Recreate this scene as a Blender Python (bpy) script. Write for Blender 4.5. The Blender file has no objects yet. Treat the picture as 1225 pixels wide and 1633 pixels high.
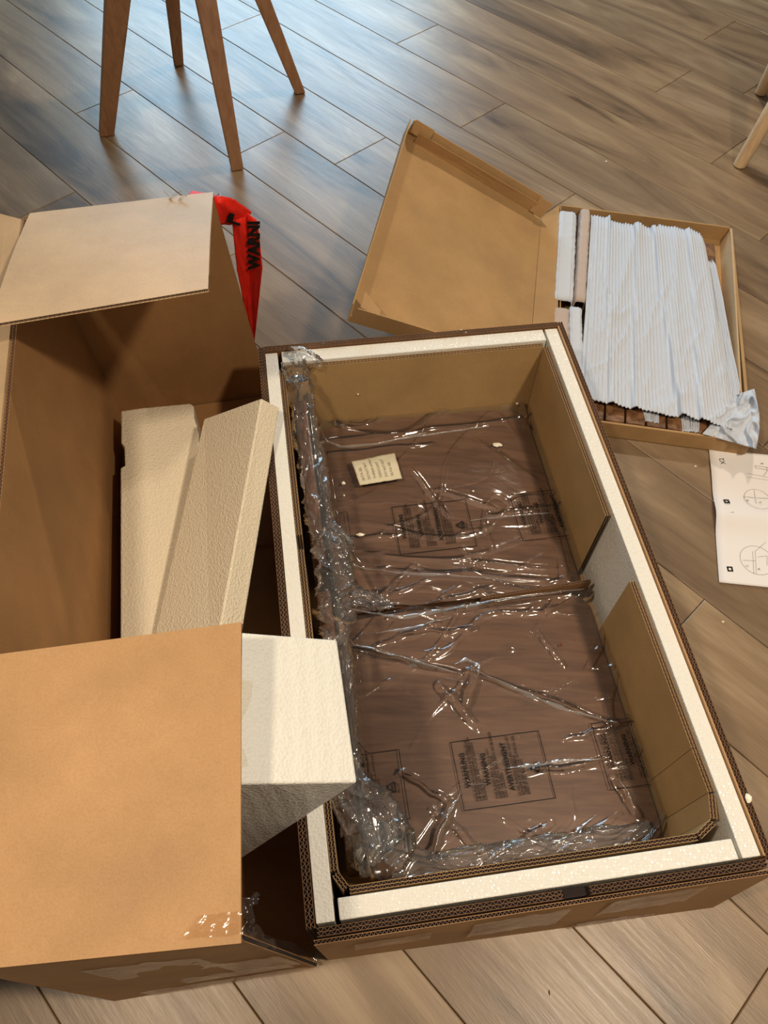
import bpy, bmesh, math, random
from mathutils import Vector, Matrix, noise
random.seed(7)
scene = bpy.context.scene
COL = scene.collection

# ------------------------------------------------------------------ camera
CAM_H = 1.42
FPX, PITCH, ROLL = 1205.88, 0.994628, -0.0343053       # focal length in pixels of the 1225 x 1633 frame
_fw = Vector((0, math.cos(PITCH), -math.sin(PITCH)))
_rt = Vector((1, 0, 0)); _dn = _fw.cross(_rt)
_r = math.cos(ROLL)*_rt + math.sin(ROLL)*_dn
_d = -math.sin(ROLL)*_rt + math.cos(ROLL)*_dn
CAM = Vector((0, 0, CAM_H))
cd = bpy.data.cameras.new('camera'); cam = bpy.data.objects.new('camera', cd); COL.objects.link(cam)
cd.sensor_fit = 'VERTICAL'; cd.sensor_height = 36; cd.lens = 36*FPX/1633; cd.clip_start = 0.02
cam.matrix_world = Matrix(((_r.x, -_d.x, -_fw.x, 0), (_r.y, -_d.y, -_fw.y, 0), (_r.z, -_d.z, -_fw.z, CAM_H), (0, 0, 0, 1)))
scene.camera = cam

# ------------------------------------------------------------------ world, lights, exposure
w = bpy.data.worlds.new('room'); scene.world = w; w.use_nodes = True
w.node_tree.nodes['Background'].inputs[0].default_value = (0.95, 0.93, 0.90, 1)
w.node_tree.nodes['Background'].inputs[1].default_value = 0.095
def area(name, loc, target, sx, sy, power, col, shape='RECTANGLE'):
    l = bpy.data.lights.new(name, 'AREA'); l.shape = shape; l.size = sx; l.size_y = sy; l.energy = power; l.color = col
    o = bpy.data.objects.new(name, l); COL.objects.link(o); o.location = loc
    o.rotation_euler = (Vector(target)-Vector(loc)).to_track_quat('-Z', 'Y').to_euler()
    return o
area('window_light', (-0.95, 5.6, 1.5), (-0.4, 2.0, 0.2), 2.3, 1.6, 122, (0.50, 0.78, 1.0))
WARM = (1.0, 0.84, 0.64)
area('ceiling_lamp', (1.05, 0.05, 2.5), (0.3, 0.6, 0), 0.18, 0.18, 40, WARM, 'DISK')
area('ceiling_lamp', (-0.80, -0.05, 2.5), (-0.1, 0.6, 0), 0.18, 0.18, 25, WARM, 'DISK')
area('ceiling_lamp', (0.90, 3.40, 2.5), (0.5, 2.6, 0), 0.20, 0.20, 36, WARM, 'DISK')
vs = scene.view_settings
vs.view_transform = 'Standard'; vs.look = 'None'; vs.gamma = 1; vs.use_curve_mapping = False
vs.exposure = 0.0

# ------------------------------------------------------------------ helpers
def ray(u, v): return _fw + (u-612.5)/FPX*_r + (v-816.5)/FPX*_d
def at(u, v, z=0.0):
    q = ray(u, v); return CAM + q*((z-CAM_H)/q.z)
# frame of the foam lined carton: a across, b away from the viewer
KO = Vector((-0.0745, 0.085, 0)); KX = Vector((math.cos(math.radians(9.5)), math.sin(math.radians(9.5)), 0))
KY = Vector((math.cos(math.radians(100.2)), math.sin(math.radians(100.2)), 0))
def K(a, b, z): return KO + a*KX + b*KY + Vector((0, 0, z))
def k_of(p):
    q = p-KO; det = KX.x*KY.y-KY.x*KX.y
    return (q.x*KY.y-KY.x*q.y)/det, (KX.x*q.y-q.x*KX.y)/det
def lin(c): return tuple(((x/255)/12.92 if x/255 <= .04045 else ((x/255+.055)/1.055)**2.4) for x in c)+(1,)
def link(name, me, mats=(), parent=None):
    o = bpy.data.objects.new(name, me); COL.objects.link(o)
    for m in (mats if isinstance(mats, (list, tuple)) else [mats]):
        if m.name not in [x.name for x in me.materials if x]: me.materials.append(m)
    if parent: o.parent = parent; o.matrix_parent_inverse = parent.matrix_world.inverted()
    return o
def tag(o, label, cat, group=None, kind=None):
    o['label'] = label; o['category'] = cat
    if group: o['group'] = group
    if kind: o['kind'] = kind
    return o
def empty(name, loc, label, cat, group=None):
    o = bpy.data.objects.new(name, None); COL.objects.link(o); o.location = loc
    bpy.context.view_layer.update()
    return tag(o, label, cat, group)
class MB:
    def __init__(s): s.v = []; s.f = []; s.m = []
    def add(s, vs_, fs, mi=0):
        n = len(s.v); s.v += [tuple(v) for v in vs_]
        for f in fs: s.f.append(tuple(n+i for i in f)); s.m.append(mi)
    def hexa(s, q, w_, mi=0):          # q: 4 points, w_: 4 offset points
        s.add(list(q)+list(w_), [(3, 2, 1, 0), (4, 5, 6, 7), (0, 1, 5, 4), (1, 2, 6, 5), (2, 3, 7, 6), (3, 0, 4, 7)], mi)
    def slab(s, q, off, mi=0): s.hexa([Vector(p) for p in q], [Vector(p)+Vector(off) for p in q], mi)
    def box(s, x0, x1, y0, y1, z0, z1, fn=lambda a, b, z: Vector((a, b, z)), mi=0):
        s.hexa([fn(x0, y0, z0), fn(x1, y0, z0), fn(x1, y1, z0), fn(x0, y1, z0)], [fn(x0, y0, z1), fn(x1, y0, z1), fn(x1, y1, z1), fn(x0, y1, z1)], mi)
    def prism(s, poly, off, mi=0):
        n = len(poly); off = Vector(off)
        s.add([Vector(p) for p in poly]+[Vector(p)+off for p in poly], [tuple(range(n-1, -1, -1)), tuple(range(n, 2*n))]+[(i, (i+1) % n, n+(i+1) % n, n+i) for i in range(n)], mi)
    def mesh(s, name, smooth=False, fixn=True):
        me = bpy.data.meshes.new(name); me.from_pydata(s.v, [], s.f); me.polygons.foreach_set('material_index', s.m)
        if fixn:
            bm = bmesh.new(); bm.from_mesh(me); bmesh.ops.recalc_face_normals(bm, faces=bm.faces); bm.to_mesh(me); bm.free()
        if smooth: me.polygons.foreach_set('use_smooth', [True]*len(me.polygons))
        me.update(); return me
    def obj(s, name, mats, parent=None, smooth=False): 
        me = s.mesh(name, smooth)
        for m in (mats if isinstance(mats, (list, tuple)) else [mats]): me.materials.append(m)
        o = bpy.data.objects.new(name, me); COL.objects.link(o)
        if parent: o.parent = parent; o.matrix_parent_inverse = parent.matrix_world.inverted()
        return o
def bevel(o, wdt=0.002, seg=2):
    md = o.modifiers.new('b', 'BEVEL'); md.width = wdt; md.segments = seg; md.limit_method = 'ANGLE'; md.angle_limit = math.radians(40)
def grid_obj(name, fn, nu, nv, mat, parent=None, smooth=True, thick=0):
    vs_ = [fn(i/nu, j/nv) for j in range(nv+1) for i in range(nu+1)]
    fs = [(j*(nu+1)+i, j*(nu+1)+i+1, (j+1)*(nu+1)+i+1, (j+1)*(nu+1)+i) for j in range(nv) for i in range(nu)]
    me = bpy.data.meshes.new(name); me.from_pydata([tuple(v) for v in vs_], [], fs)
    if smooth: me.polygons.foreach_set('use_smooth', [True]*len(me.polygons))
    me.materials.append(mat)
    o = bpy.data.objects.new(name, me); COL.objects.link(o)
    if thick:
        md = o.modifiers.new('s', 'SOLIDIFY'); md.thickness = thick; md.offset = -1
    if parent: o.parent = parent; o.matrix_parent_inverse = parent.matrix_world.inverted()
    return o
def n3(x, y, z=0.0): return noise.noise(Vector((x, y, z)))
def ridge(x, y, z=0.0, p=3): return max(0.0, 1-abs(n3(x, y, z))*2.6)**p
def sm(e0, e1, x):
    t = min(1, max(0, (x-e0)/(e1-e0))); return t*t*(3-2*t)

# ------------------------------------------------------------------ materials
def newmat(name):
    m = bpy.data.materials.new(name); m.use_nodes = True; nt = m.node_tree
    return m, nt, nt.nodes['Principled BSDF']
def N(nt, typ, **kw):
    n = nt.nodes.new(typ)
    for k, v in kw.items():
        if k.startswith('i_'):
            n.inputs[k[2:].replace('_', ' ')].default_value = v
        else: setattr(n, k, v)
    return n
def mapped(nt, scale=(1, 1, 1), rnd=False):
    tc = N(nt, 'ShaderNodeTexCoord'); mp = N(nt, 'ShaderNodeMapping'); mp.inputs['Scale'].default_value = scale
    nt.links.new(tc.outputs['Object'], mp.inputs[0])
    if rnd:
        oi = N(nt, 'ShaderNodeObjectInfo'); ad = N(nt, 'ShaderNodeVectorMath', operation='ADD'); mu = N(nt, 'ShaderNodeVectorMath', operation='SCALE')
        cb = N(nt, 'ShaderNodeCombineXYZ')
        for k in range(3): nt.links.new(oi.outputs['Random'], cb.inputs[k])
        mu.inputs['Scale'].default_value = 61.0
        nt.links.new(cb.outputs[0], mu.inputs[0]); nt.links.new(tc.outputs['Object'], ad.inputs[0]); nt.links.new(mu.outputs[0], ad.inputs[1])
        nt.links.new(ad.outputs[0], mp.inputs[0])
    return mp
def ramp(nt, src, stops):
    r = N(nt, 'ShaderNodeValToRGB'); e = r.color_ramp.elements
    e[0].position, e[0].color = stops[0]; e[1].position, e[1].color = stops[-1]
    for p, c in stops[1:-1]:
        x = e.new(p); x.color = c
    nt.links.new(src, r.inputs[0]); return r
def bump(nt, bsdf, src, strength, dist, prev=None):
    b = N(nt, 'ShaderNodeBump'); b.inputs['Strength'].default_value = strength; b.inputs['Distance'].default_value = dist
    nt.links.new(src, b.inputs['Height'])
    if prev: nt.links.new(prev.outputs[0], b.inputs['Normal'])
    nt.links.new(b.outputs[0], bsdf.inputs['Normal']); return b
def mixc(nt, a, b, fac, blend='MIX'):
    m = N(nt, 'ShaderNodeMix', data_type='RGBA', blend_type=blend)
    for s, k in ((a, 'A'), (b, 'B')):
        i = [x for x in m.inputs if x.name == k and x.type == 'RGBA'][0]
        if isinstance(s, tuple): i.default_value = s
        else: nt.links.new(s, i)
    if isinstance(fac, float): m.inputs[0].default_value = fac
    else: nt.links.new(fac, m.inputs[0])
    return [x for x in m.outputs if x.type == 'RGBA'][0]

def floor_mat():
    m, nt, b = newmat('oak_laminate')
    mp = mapped(nt, (0.7, 4.2, 1), True)
    n0 = N(nt, 'ShaderNodeTexNoise', i_Scale=1.6, i_Detail=5, i_Roughness=0.6, i_Distortion=1.2); nt.links.new(mp.outputs[0], n0.inputs[0])
    mp2 = mapped(nt, (4, 120, 1), True)
    n1 = N(nt, 'ShaderNodeTexNoise', i_Scale=1.5, i_Detail=4, i_Roughness=0.65); nt.links.new(mp2.outputs[0], n1.inputs[0])
    base = ramp(nt, n0.outputs[0], [(0.3, lin((94, 76, 58))), (0.43, lin((128, 105, 81))), (0.55, lin((148, 124, 96))), (0.7, lin((172, 149, 120)))])
    fine = ramp(nt, n1.outputs[0], [(0.3, (0.62, 0.6, 0.58, 1)), (0.62, (1, 1, 1, 1))])
    c = mixc(nt, base.outputs[0], fine.outputs[0], 0.45, 'MULTIPLY')
    # knots and cracks
    mp3 = mapped(nt, (1.15, 4.6, 1), True)
    dn = N(nt, 'ShaderNodeTexNoise', i_Scale=3.0, i_Detail=3); nt.links.new(mp3.outputs[0], dn.inputs[0])
    vv = N(nt, 'ShaderNodeVectorMath', operation='MULTIPLY_ADD'); vv.inputs[1].default_value = (0.35, 0.35, 0); nt.links.new(dn.outputs[1], vv.inputs[0]); nt.links.new(mp3.outputs[0], vv.inputs[2])
    vo = N(nt, 'ShaderNodeTexVoronoi', i_Scale=1.15); nt.links.new(vv.outputs[0], vo.inputs[0])
    kn = ramp(nt, vo.outputs['Distance'], [(0.015, lin((84, 68, 56))), (0.06, lin((170, 156, 140))), (0.13, (1, 1, 1, 1))])
    gate = N(nt, 'ShaderNodeMath', operation='GREATER_THAN'); gate.inputs[1].default_value = 0.62; sx = N(nt, 'ShaderNodeSeparateColor'); nt.links.new(vo.outputs['Color'], sx.inputs[0]); nt.links.new(sx.outputs[0], gate.inputs[0])
    gm = N(nt, 'ShaderNodeMath', operation='MULTIPLY'); gm.inputs[1].default_value = 0.8; nt.links.new(gate.outputs[0], gm.inputs[0])
    wv = N(nt, 'ShaderNodeMath', operation='SINE'); mu = N(nt, 'ShaderNodeMath', operation='MULTIPLY'); mu.inputs[1].default_value = 75
    nt.links.new(vo.outputs['Distance'], mu.inputs[0]); nt.links.new(mu.outputs[0], wv.inputs[0])
    rg = ramp(nt, wv.outputs[0], [(0.0, (0.92, 0.9, 0.89, 1)), (0.7, (1, 1, 1, 1))])
    near = ramp(nt, vo.outputs['Distance'], [(0.1, (1, 1, 1, 1)), (0.34, (0, 0, 0, 1))])
    c2 = mixc(nt, c, kn.outputs[0], gm.outputs[0], 'MULTIPLY')
    rgm = mixc(nt, (1, 1, 1, 1), rg.outputs[0], near.outputs[0])
    c3 = mixc(nt, c2, rgm, 0.8, 'MULTIPLY')
    oi = N(nt, 'ShaderNodeObjectInfo')
    tone = ramp(nt, oi.outputs['Random'], [(0, (0.80, 0.80, 0.81, 1)), (0.35, (1.0, 0.98, 0.95, 1)), (0.7, (0.9, 0.87, 0.83, 1)), (1, (1.08, 1.06, 1.04, 1))])
    c4 = mixc(nt, c3, tone.outputs[0], 1.0, 'MULTIPLY')
    nt.links.new(c4, b.inputs['Base Color'])
    b.inputs['Specular IOR Level'].default_value = 0.5
    rr = ramp(nt, n1.outputs[0], [(0.3, (0.42, 0.42, 0.42, 1)), (0.7, (0.33, 0.33, 0.33, 1))])
    nt.links.new(rr.outputs[0], b.inputs['Roughness'])
    mp4 = mapped(nt, (60, 420, 1), True); n4 = N(nt, 'ShaderNodeTexNoise', i_Scale=1.0, i_Detail=3); nt.links.new(mp4.outputs[0], n4.inputs[0])
    bb = bump(nt, b, n4.outputs[0], 0.35, 0.0006)
    bump(nt, b, n1.outputs[0], 0.25, 0.0008, bb)
    return m
def kraft(name, col, rough=0.75, flute=None, var=0.10, spec=0.3):
    m, nt, b = newmat(name)
    mp = mapped(nt, (1, 1, 1))
    n0 = N(nt, 'ShaderNodeTexNoise', i_Scale=7, i_Detail=5, i_Roughness=0.6); nt.links.new(mp.outputs[0], n0.inputs[0])
    c = lin(col); lo = tuple(x*(1-var*1.5) for x in c[:3])+(1,); hi = tuple(min(1, x*(1+var)) for x in c[:3])+(1,)
    r = ramp(nt, n0.outputs[0], [(0.3, lo), (0.7, hi)])
    n1 = N(nt, 'ShaderNodeTexNoise', i_Scale=420, i_Detail=2); nt.links.new(mp.outputs[0], n1.inputs[0])
    f = ramp(nt, n1.outputs[0], [(0.3, (0.9, 0.88, 0.86, 1)), (0.65, (1, 1, 1, 1))])
    nt.links.new(mixc(nt, r.outputs[0], f.outputs[0], 1.0, 'MULTIPLY'), b.inputs['Base Color'])
    b.inputs['Roughness'].default_value = rough; b.inputs['Specular IOR Level'].default_value = spec
    pb = bump(nt, b, n0.outputs[0], 0.25, 0.006)
    if flute:
        mf = mapped(nt, (1, 1, 1)); wv = N(nt, 'ShaderNodeTexWave', i_Scale=flute[1], i_Distortion=0.6, i_Detail=1); wv.bands_direction = flute[0]
        nt.links.new(mf.outputs[0], wv.inputs[0]); bump(nt, b, wv.outputs[0], 0.12, 0.0008, pb)
    return m
def eps(name, col=(236, 226, 204), ribs=None, rot=0.0, pit=0.5):
    m, nt, b = newmat(name)
    mp = mapped(nt, (1, 1, 1))
    vo = N(nt, 'ShaderNodeTexVoronoi', i_Scale=230); nt.links.new(mp.outputs[0], vo.inputs[0])
    n0 = N(nt, 'ShaderNodeTexNoise', i_Scale=130, i_Detail=2); nt.links.new(mp.outputs[0], n0.inputs[0])
    b.inputs['Base Color'].default_value = lin(col); b.inputs['Roughness'].default_value = 0.45
    b.inputs['Specular IOR Level'].default_value = 0.5
    rr = ramp(nt, vo.outputs['Color'], [(0.1, (0.2, 0.2, 0.2, 1)), (0.5, (0.6, 0.6, 0.6, 1))]); nt.links.new(rr.outputs[0], b.inputs['Roughness'])
    pb = bump(nt, b, vo.outputs['Distance'], pit, 0.0025)
    pb = bump(nt, b, n0.outputs[0], pit*0.45, 0.002, pb)
    if ribs:
        mf = mapped(nt, (1, 1, 1)); mf.inputs['Rotation'].default_value = (0, 0, rot)
        wv = N(nt, 'ShaderNodeTexWave', i_Scale=ribs, i_Distortion=3.0, i_Detail=2); wv.inputs['Detail Scale'].default_value = 0.6
        nt.links.new(mf.outputs[0], wv.inputs[0]); bump(nt, b, wv.outputs[0], 0.14, 0.003, pb)
    return m
def plain(name, col, rough=0.5, spec=0.5, bumpsc=None, bs=0.2, metal=0):
    m, nt, b = newmat(name)
    b.inputs['Base Color'].default_value = lin(col); b.inputs['Roughness'].default_value = rough; b.inputs['Specular IOR Level'].default_value = spec
    b.inputs['Metallic'].default_value = metal
    if bumpsc:
        mp = mapped(nt); n0 = N(nt, 'ShaderNodeTexNoise', i_Scale=bumpsc, i_Detail=3); nt.links.new(mp.outputs[0], n0.inputs[0]); bump(nt, b, n0.outputs[0], bs, 0.004)
    return m
def wood(name, stops, scale, rot=0.0, rough=0.5):
    m, nt, b = newmat(name)
    mp = mapped(nt, scale); mp.inputs['Rotation'].default_value = (0, 0, rot)
    n0 = N(nt, 'ShaderNodeTexNoise', i_Scale=1.0, i_Detail=6, i_Roughness=0.62, i_Distortion=0.8); nt.links.new(mp.outputs[0], n0.inputs[0])
    r = ramp(nt, n0.outputs[0], [(p, lin(c)) for p, c in stops]); nt.links.new(r.outputs[0], b.inputs['Base Color'])
    b.inputs['Roughness'].default_value = rough
    bump(nt, b, n0.outputs[0], 0.15, 0.001); return m
def film(name, haze=0.05, k=1.0, wr=0.5, sc=18, tint=(0.97, 0.975, 0.98, 1)):
    m = bpy.data.materials.new(name); m.use_nodes = True; nt = m.node_tree; nt.nodes.clear()
    out = N(nt, 'ShaderNodeOutputMaterial'); tr = N(nt, 'ShaderNodeBsdfTransparent'); tr.inputs[0].default_value = tint
    gl = N(nt, 'ShaderNodeBsdfGlossy'); gl.inputs['Roughness'].default_value = 0.10; gl.inputs[0].default_value = (1, 1, 1, 1)
    df = N(nt, 'ShaderNodeBsdfDiffuse'); df.inputs[0].default_value = (0.85, 0.87, 0.88, 1)
    fr = N(nt, 'ShaderNodeFresnel'); fr.inputs[0].default_value = 1.5
    mp = mapped(nt, (1, 1, 1)); n0 = N(nt, 'ShaderNodeTexNoise', i_Scale=sc, i_Detail=3, i_Roughness=0.5, i_Distortion=1.5); nt.links.new(mp.outputs[0], n0.inputs[0])
    bp = N(nt, 'ShaderNodeBump'); bp.inputs['Strength'].default_value = wr; bp.inputs['Distance'].default_value = 0.01
    nt.links.new(n0.outputs[0], bp.inputs['Height'])
    for x in (gl, fr): nt.links.new(bp.outputs[0], x.inputs['Normal'])
    mu = N(nt, 'ShaderNodeMath', operation='MULTIPLY'); mu.inputs[1].default_value = k; nt.links.new(fr.outputs[0], mu.inputs[0])
    m1 = N(nt, 'ShaderNodeMixShader'); m1.inputs[0].default_value = haze; nt.links.new(tr.outputs[0], m1.inputs[1]); nt.links.new(df.outputs[0], m1.inputs[2])
    m2 = N(nt, 'ShaderNodeMixShader'); nt.links.new(mu.outputs[0], m2.inputs[0]); nt.links.new(m1.outputs[0], m2.inputs[1]); nt.links.new(gl.outputs[0], m2.inputs[2])
    nt.links.new(m2.outputs[0], out.inputs[0]); return m

M_FLOOR = floor_mat()
M_GAP = plain('joint_gap', (44, 36, 30), 0.8)  # dark subfloor colour seen in the plank joints
M_KRAFT = kraft('kraft_board', (184, 144, 98))
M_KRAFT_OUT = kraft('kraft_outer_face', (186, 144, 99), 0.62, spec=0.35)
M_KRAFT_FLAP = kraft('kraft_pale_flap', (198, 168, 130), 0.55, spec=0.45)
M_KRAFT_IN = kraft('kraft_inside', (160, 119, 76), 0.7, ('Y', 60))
M_KRAFT_THIN = kraft('kraft_thin_box', (178, 142, 96), 0.7, ('X', 90))
M_LINER = kraft('kraft_liner', (180, 146, 98), 0.62, ('X', 60))
M_FLUTE = kraft('flute_paper', (128, 100, 82), 0.8, var=0.2)
M_RIM = kraft('carton_wall_brown', (126, 92, 62), 0.75)
M_HOLLOW = plain('hollow_shade', (34, 22, 19), 0.9)  # near-black fill stands in for the shade inside the board hollows
M_EPS = eps('polystyrene', (226, 222, 212), None, pit=0.3)
M_EPS_BLOCK = eps('polystyrene_block', (222, 208, 182), None, 0, pit=0.5)
M_EPS_WHITE = eps('polystyrene_white', (222, 219, 209), 14, math.radians(-8), pit=0.35)
M_PANEL = wood('brown_veneer', [(0.3, (90, 61, 43)), (0.5, (110, 78, 56)), (0.7, (126, 92, 68))], (7, 60, 7), math.radians(-9.5), 0.5)
M_RAIL = wood('brown_rail_wood', [(0.3, (72, 44, 30)), (0.6, (110, 72, 50))], (60, 6, 60), 0, 0.4)
M_SLAT = wood('walnut_slat', [(0.3, (62, 38, 24)), (0.5, (112, 76, 48)), (0.7, (150, 108, 70))], (25, 25, 60), 0, 0.5)
M_BEECH = wood('beech_leg', [(0.3, (134, 92, 62)), (0.7, (160, 118, 84))], (60, 60, 5), 0, 0.45)
M_BEECH_L = wood('pale_beech_leg', [(0.3, (214, 176, 132)), (0.7, (232, 202, 160))], (60, 60, 5), 0, 0.45)
M_FILM = film('clear_film', 0.018, 1.25, 0.12, 10)
M_FILM_C = film('crumpled_film', 0.05, 1.15, 0.12, 12)
M_TAPE = film('packing_tape', 0.015, 0.45, 0.1, 20, (0.93, 0.88, 0.8, 1))
M_INK = plain('black_ink', (24, 18, 16), 0.6, 0.2)
M_INKG = plain('grey_ink', (120, 116, 114), 0.8, 0.2)
M_PAPER = plain('white_paper', (234, 228, 224), 0.8, 0.2)
M_SACHET = plain('sachet_paper', (214, 204, 176), 0.7, 0.3, 120, 0.4)
M_RED = plain('red_tape', (222, 38, 24), 0.5, 0.25, 40, 0.3)
M_FOAMSHEET = plain('foam_sheet', (198, 203, 212), 0.6, 0.3, 90, 0.15)
M_PINK = plain('foam_wrap_backing', (186, 168, 156), 0.7, 0.3, 60, 0.3)
M_CRUMB = plain('foam_crumb', (245, 236, 214), 0.7, 0.3)

# ------------------------------------------------------------------ corrugated board
def corr(mb, tA, tB, bB, bA, th, plies=2, pitch=0.008, lip=0.006, step=0.0, ends=True):
    """Board with visible edge at tA-tB. th = thickness vector. slots: 0 kraft, 1 flute, 2 dark fill for shade in the hollows"""
    tA, tB, bB, bA, th = map(Vector, (tA, tB, bB, bA, th))
    tl = th.length; n = th/tl; ls = 0.0007
    dA = (bA-tA).normalized(); dB = (bB-tB).normalized()
    lay = [k*(tl-ls)/plies for k in range(plies+1)]
    for k, o in enumerate(lay):
        off = n*o
        mb.hexa([tA+off, tB+off, bB+off, bA+off], [tA+off+n*ls, tB+off+n*ls, bB+off+n*ls, bA+off+n*ls], 0)
    for k in range(plies):
        a = n*(lay[k]+ls); b = n*(lay[k+1]); cA, cB = tA+dA*lip, tB+dB*lip
        mb.hexa([cA+a, cB+a, bB+a, bA+a], [cA+b, cB+b, bB+b, bA+b], 2)
        L = (tB-tA).length; cnt = max(2, int(L/pitch)*2); fw = 0.0009*(tB-tA).normalized()
        for i in range(cnt):
            s0, s1 = i/cnt, (i+1)/cnt
            p = tA.lerp(tB, s0)+(a if i % 2 else b); q = tA.lerp(tB, s1)+(b if i % 2 else a)
            dn = dA*lip+(-dA*0.0004)
            p = p+dA*0.0004; q = q+dA*0.0004
            mb.hexa([p, q, q+fw, p+fw], [p+dn, q+dn, q+fw+dn, p+fw+dn], 1)
CM = [M_RIM, M_FLUTE, M_HOLLOW]

# ------------------------------------------------------------------ floor
TH = math.radians(-44.6776); PW = 0.22685; PL = 1.548
sub = MB(); sub.box(-4.4, 4.4, -1.9, 6.3, -0.05, -0.011); floor = sub.obj('floor', M_GAP); floor['kind'] = 'structure'
known = {-1: -2.645, 1: -1.96, 0: -1.711, -3: -2.131, -2: -1.586, -5: -1.276, -7: -1.373, 3: -0.031, 5: 0.415, 2: -2.508, 4: -2.133, -4: -0.9}
def plank_mesh(L):
    g = 0.0007; mb = MB(); c = 0.0016
    x0, x1, y0, y1 = -L/2+g, L/2-g, -PW/2+g, PW/2-g
    v = [(x0, y0, -0.01), (x1, y0, -0.01), (x1, y1, -0.01), (x0, y1, -0.01), (x0, y0, -c*0.8), (x1, y0, -c*0.8), (x1, y1, -c*0.8), (x0, y1, -c*0.8),
         (x0+c, y0+c, 0), (x1-c, y0+c, 0), (x1-c, y1-c, 0), (x0+c, y1-c, 0)]
    f = [(3, 2, 1, 0)]+[(i, (i+1) % 4, 4+(i+1) % 4, 4+i) for i in range(4)]+[(4+i, 4+(i+1) % 4, 8+(i+1) % 4, 8+i) for i in range(4)]+[(8, 9, 10, 11)]
    mb.add(v, f); return mb.mesh('plank')
pm = plank_mesh(PL); pm.materials.append(M_FLOOR)
cR, sR = math.cos(TH), math.sin(TH)
for k in range(-22, 18):
    yc = 1.6797-PW*(k+0.5); j0 = known.get(k, random.uniform(-2, -0.5))
    for i in range(-6, 7):
        xc = j0+PL*(i+0.5); X, Y = cR*xc-sR*yc, sR*xc+cR*yc
        if not (-4.2 < X < 4.2 and -1.6 < Y < 6.0): continue
        o = bpy.data.objects.new('plank', pm); COL.objects.link(o); o.location = (X, Y, 0); o.rotation_euler = (0, 0, TH); o.parent = floor
# ------------------------------------------------------------------ foam lined carton (right)
ZT = 0.25
crate = empty('carton', K(0.325, 0.55, 0), 'low brown corrugated carton lined with white foam, holding brown boards in plastic', 'box')
def board_k(name, pa, pb, th, top=ZT, bot=0.0, shift=(0, 0), parent=crate, mats=CM, plies=2, pitch=0.009, **kw):
    mb = MB()
    off = KX*th[0]+KY*th[1]; sh = KX*shift[0]+KY*shift[1]
    corr(mb, K(*pa, top), K(*pb, top), K(*pb, bot)+sh, K(*pa, bot)+sh, off, plies, pitch, **kw)
    return mb.obj(name, mats, parent)
board_k('side_wall', (-0.012, -0.002), (-0.012, 1.104), (0.012, 0))
board_k('side_wall', (0.6485, -0.002), (0.6485, 1.104), (0.011, 0))
board_k('end_wall', (0.001, 1.0915), (0.648, 1.0915), (0, 0.0125))
board_k('end_wall', (0.002, -0.013), (0.345, -0.013), (0, 0.011), pitch=0.009)
board_k('end_wall', (0.385, -0.013), (0.648, -0.013), (0, 0.011), pitch=0.009)
mb = MB(); mb.box(0.345, 0.385, -0.012, 0.000, 0.0, 0.236, K); mb.obj('torn_gap_shade', M_HOLLOW, crate)  # near-black box, shade of the broken rim gap put into its colour
mb = MB(); corr(mb, K(-0.004, -0.0215, 0.242), K(0.658, -0.0215, 0.242), K(0.652, -0.042, 0.0), K(0.004, -0.030, 0.0), KY*0.006, 1, 0.006)
mb.obj('front_flap', [M_KRAFT_OUT, M_FLUTE, M_HOLLOW], crate)
mb = MB(); mb.box(0.001, 0.648, 0.0, 1.09, 0.001, 0.006, K); mb.obj('bottom_panel', M_KRAFT, crate)
# kraft lip inside the right wall
mb = MB(); mb.box(0.6455, 0.6478, 0.002, 1.09, 0.01, 0.2515, K); mb.obj('inner_lip', M_KRAFT_OUT, crate)
# tape scraps on the rims
def tape_patch(name, pts, parent, seed, nz=0.0015, lab=None):
    a, b, c, d = [Vector(p) for p in pts]
    nrm = (b-a).cross(d-a).normalized()
    if nrm.z < 0: nrm = -nrm
    def fn(s, t):
        e = 0.10*n3(s*6, seed, t*2) if t > 0.95 or t < 0.05 else 0
        p = a.lerp(b, s).lerp(d.lerp(c, s), min(1.1, max(-0.1, t+e)))
        return p+nrm*(nz+0.0007*ridge(s*4+seed, t*2, seed))
    return grid_obj(name, fn, 18, 10, M_TAPE, parent)
tape_patch('tape_strip', [K(0.118, 1.088, 0.252), K(0.178, 1.088, 0.252), K(0.178, 1.104, 0.252), K(0.118, 1.104, 0.252)], crate, 1)
tape_patch('tape_strip', [K(0.385, 1.090, 0.252), K(0.450, 1.090, 0.252), K(0.450, 1.104, 0.252), K(0.385, 1.104, 0.252)], crate, 2)
for i, (a0, a1, z0, z1) in enumerate([(0.22, 0.36, 0.10, 0.225), (0.42, 0.56, 0.12, 0.235), (0.05, 0.16, 0.15, 0.21), (0.40, 0.63, 0.0, 0.05)]):
    def fp(a, z): return K(a, -0.0222-(1-z/0.242)*0.0155-0.001, z)
    tape_patch('tape_strip', [fp(a0, z0), fp(a1, z0), fp(a1, z1), fp(a0, z1)], crate, 3+i, 0.0008)

# foam side panels (each can be lifted out)
def foam(name, label, a0, a1, b0, b1, top=0.246, grp='white foam boards lining the low carton'):
    mb = MB(); mb.box(a0, a1, b0, b1, 0.0065, top, K); o = mb.obj(name, M_EPS); bevel(o, 0.0015); return tag(o, label, 'foam board', grp)
foam('foam_board', 'long white foam board along the left inside of the low carton', 0.0015, 0.0275, 0.003, 1.087)
foam('foam_board', 'long white foam board along the right inside of the low carton', 0.6165, 0.6445, 0.003, 1.089)
foam('foam_board', 'short white foam board at the far end of the low carton', 0.036, 0.612, 1.056, 1.089)
foam('foam_board', 'short white foam board at the near end of the low carton', 0.034, 0.611, 0.003, 0.031)

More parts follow.
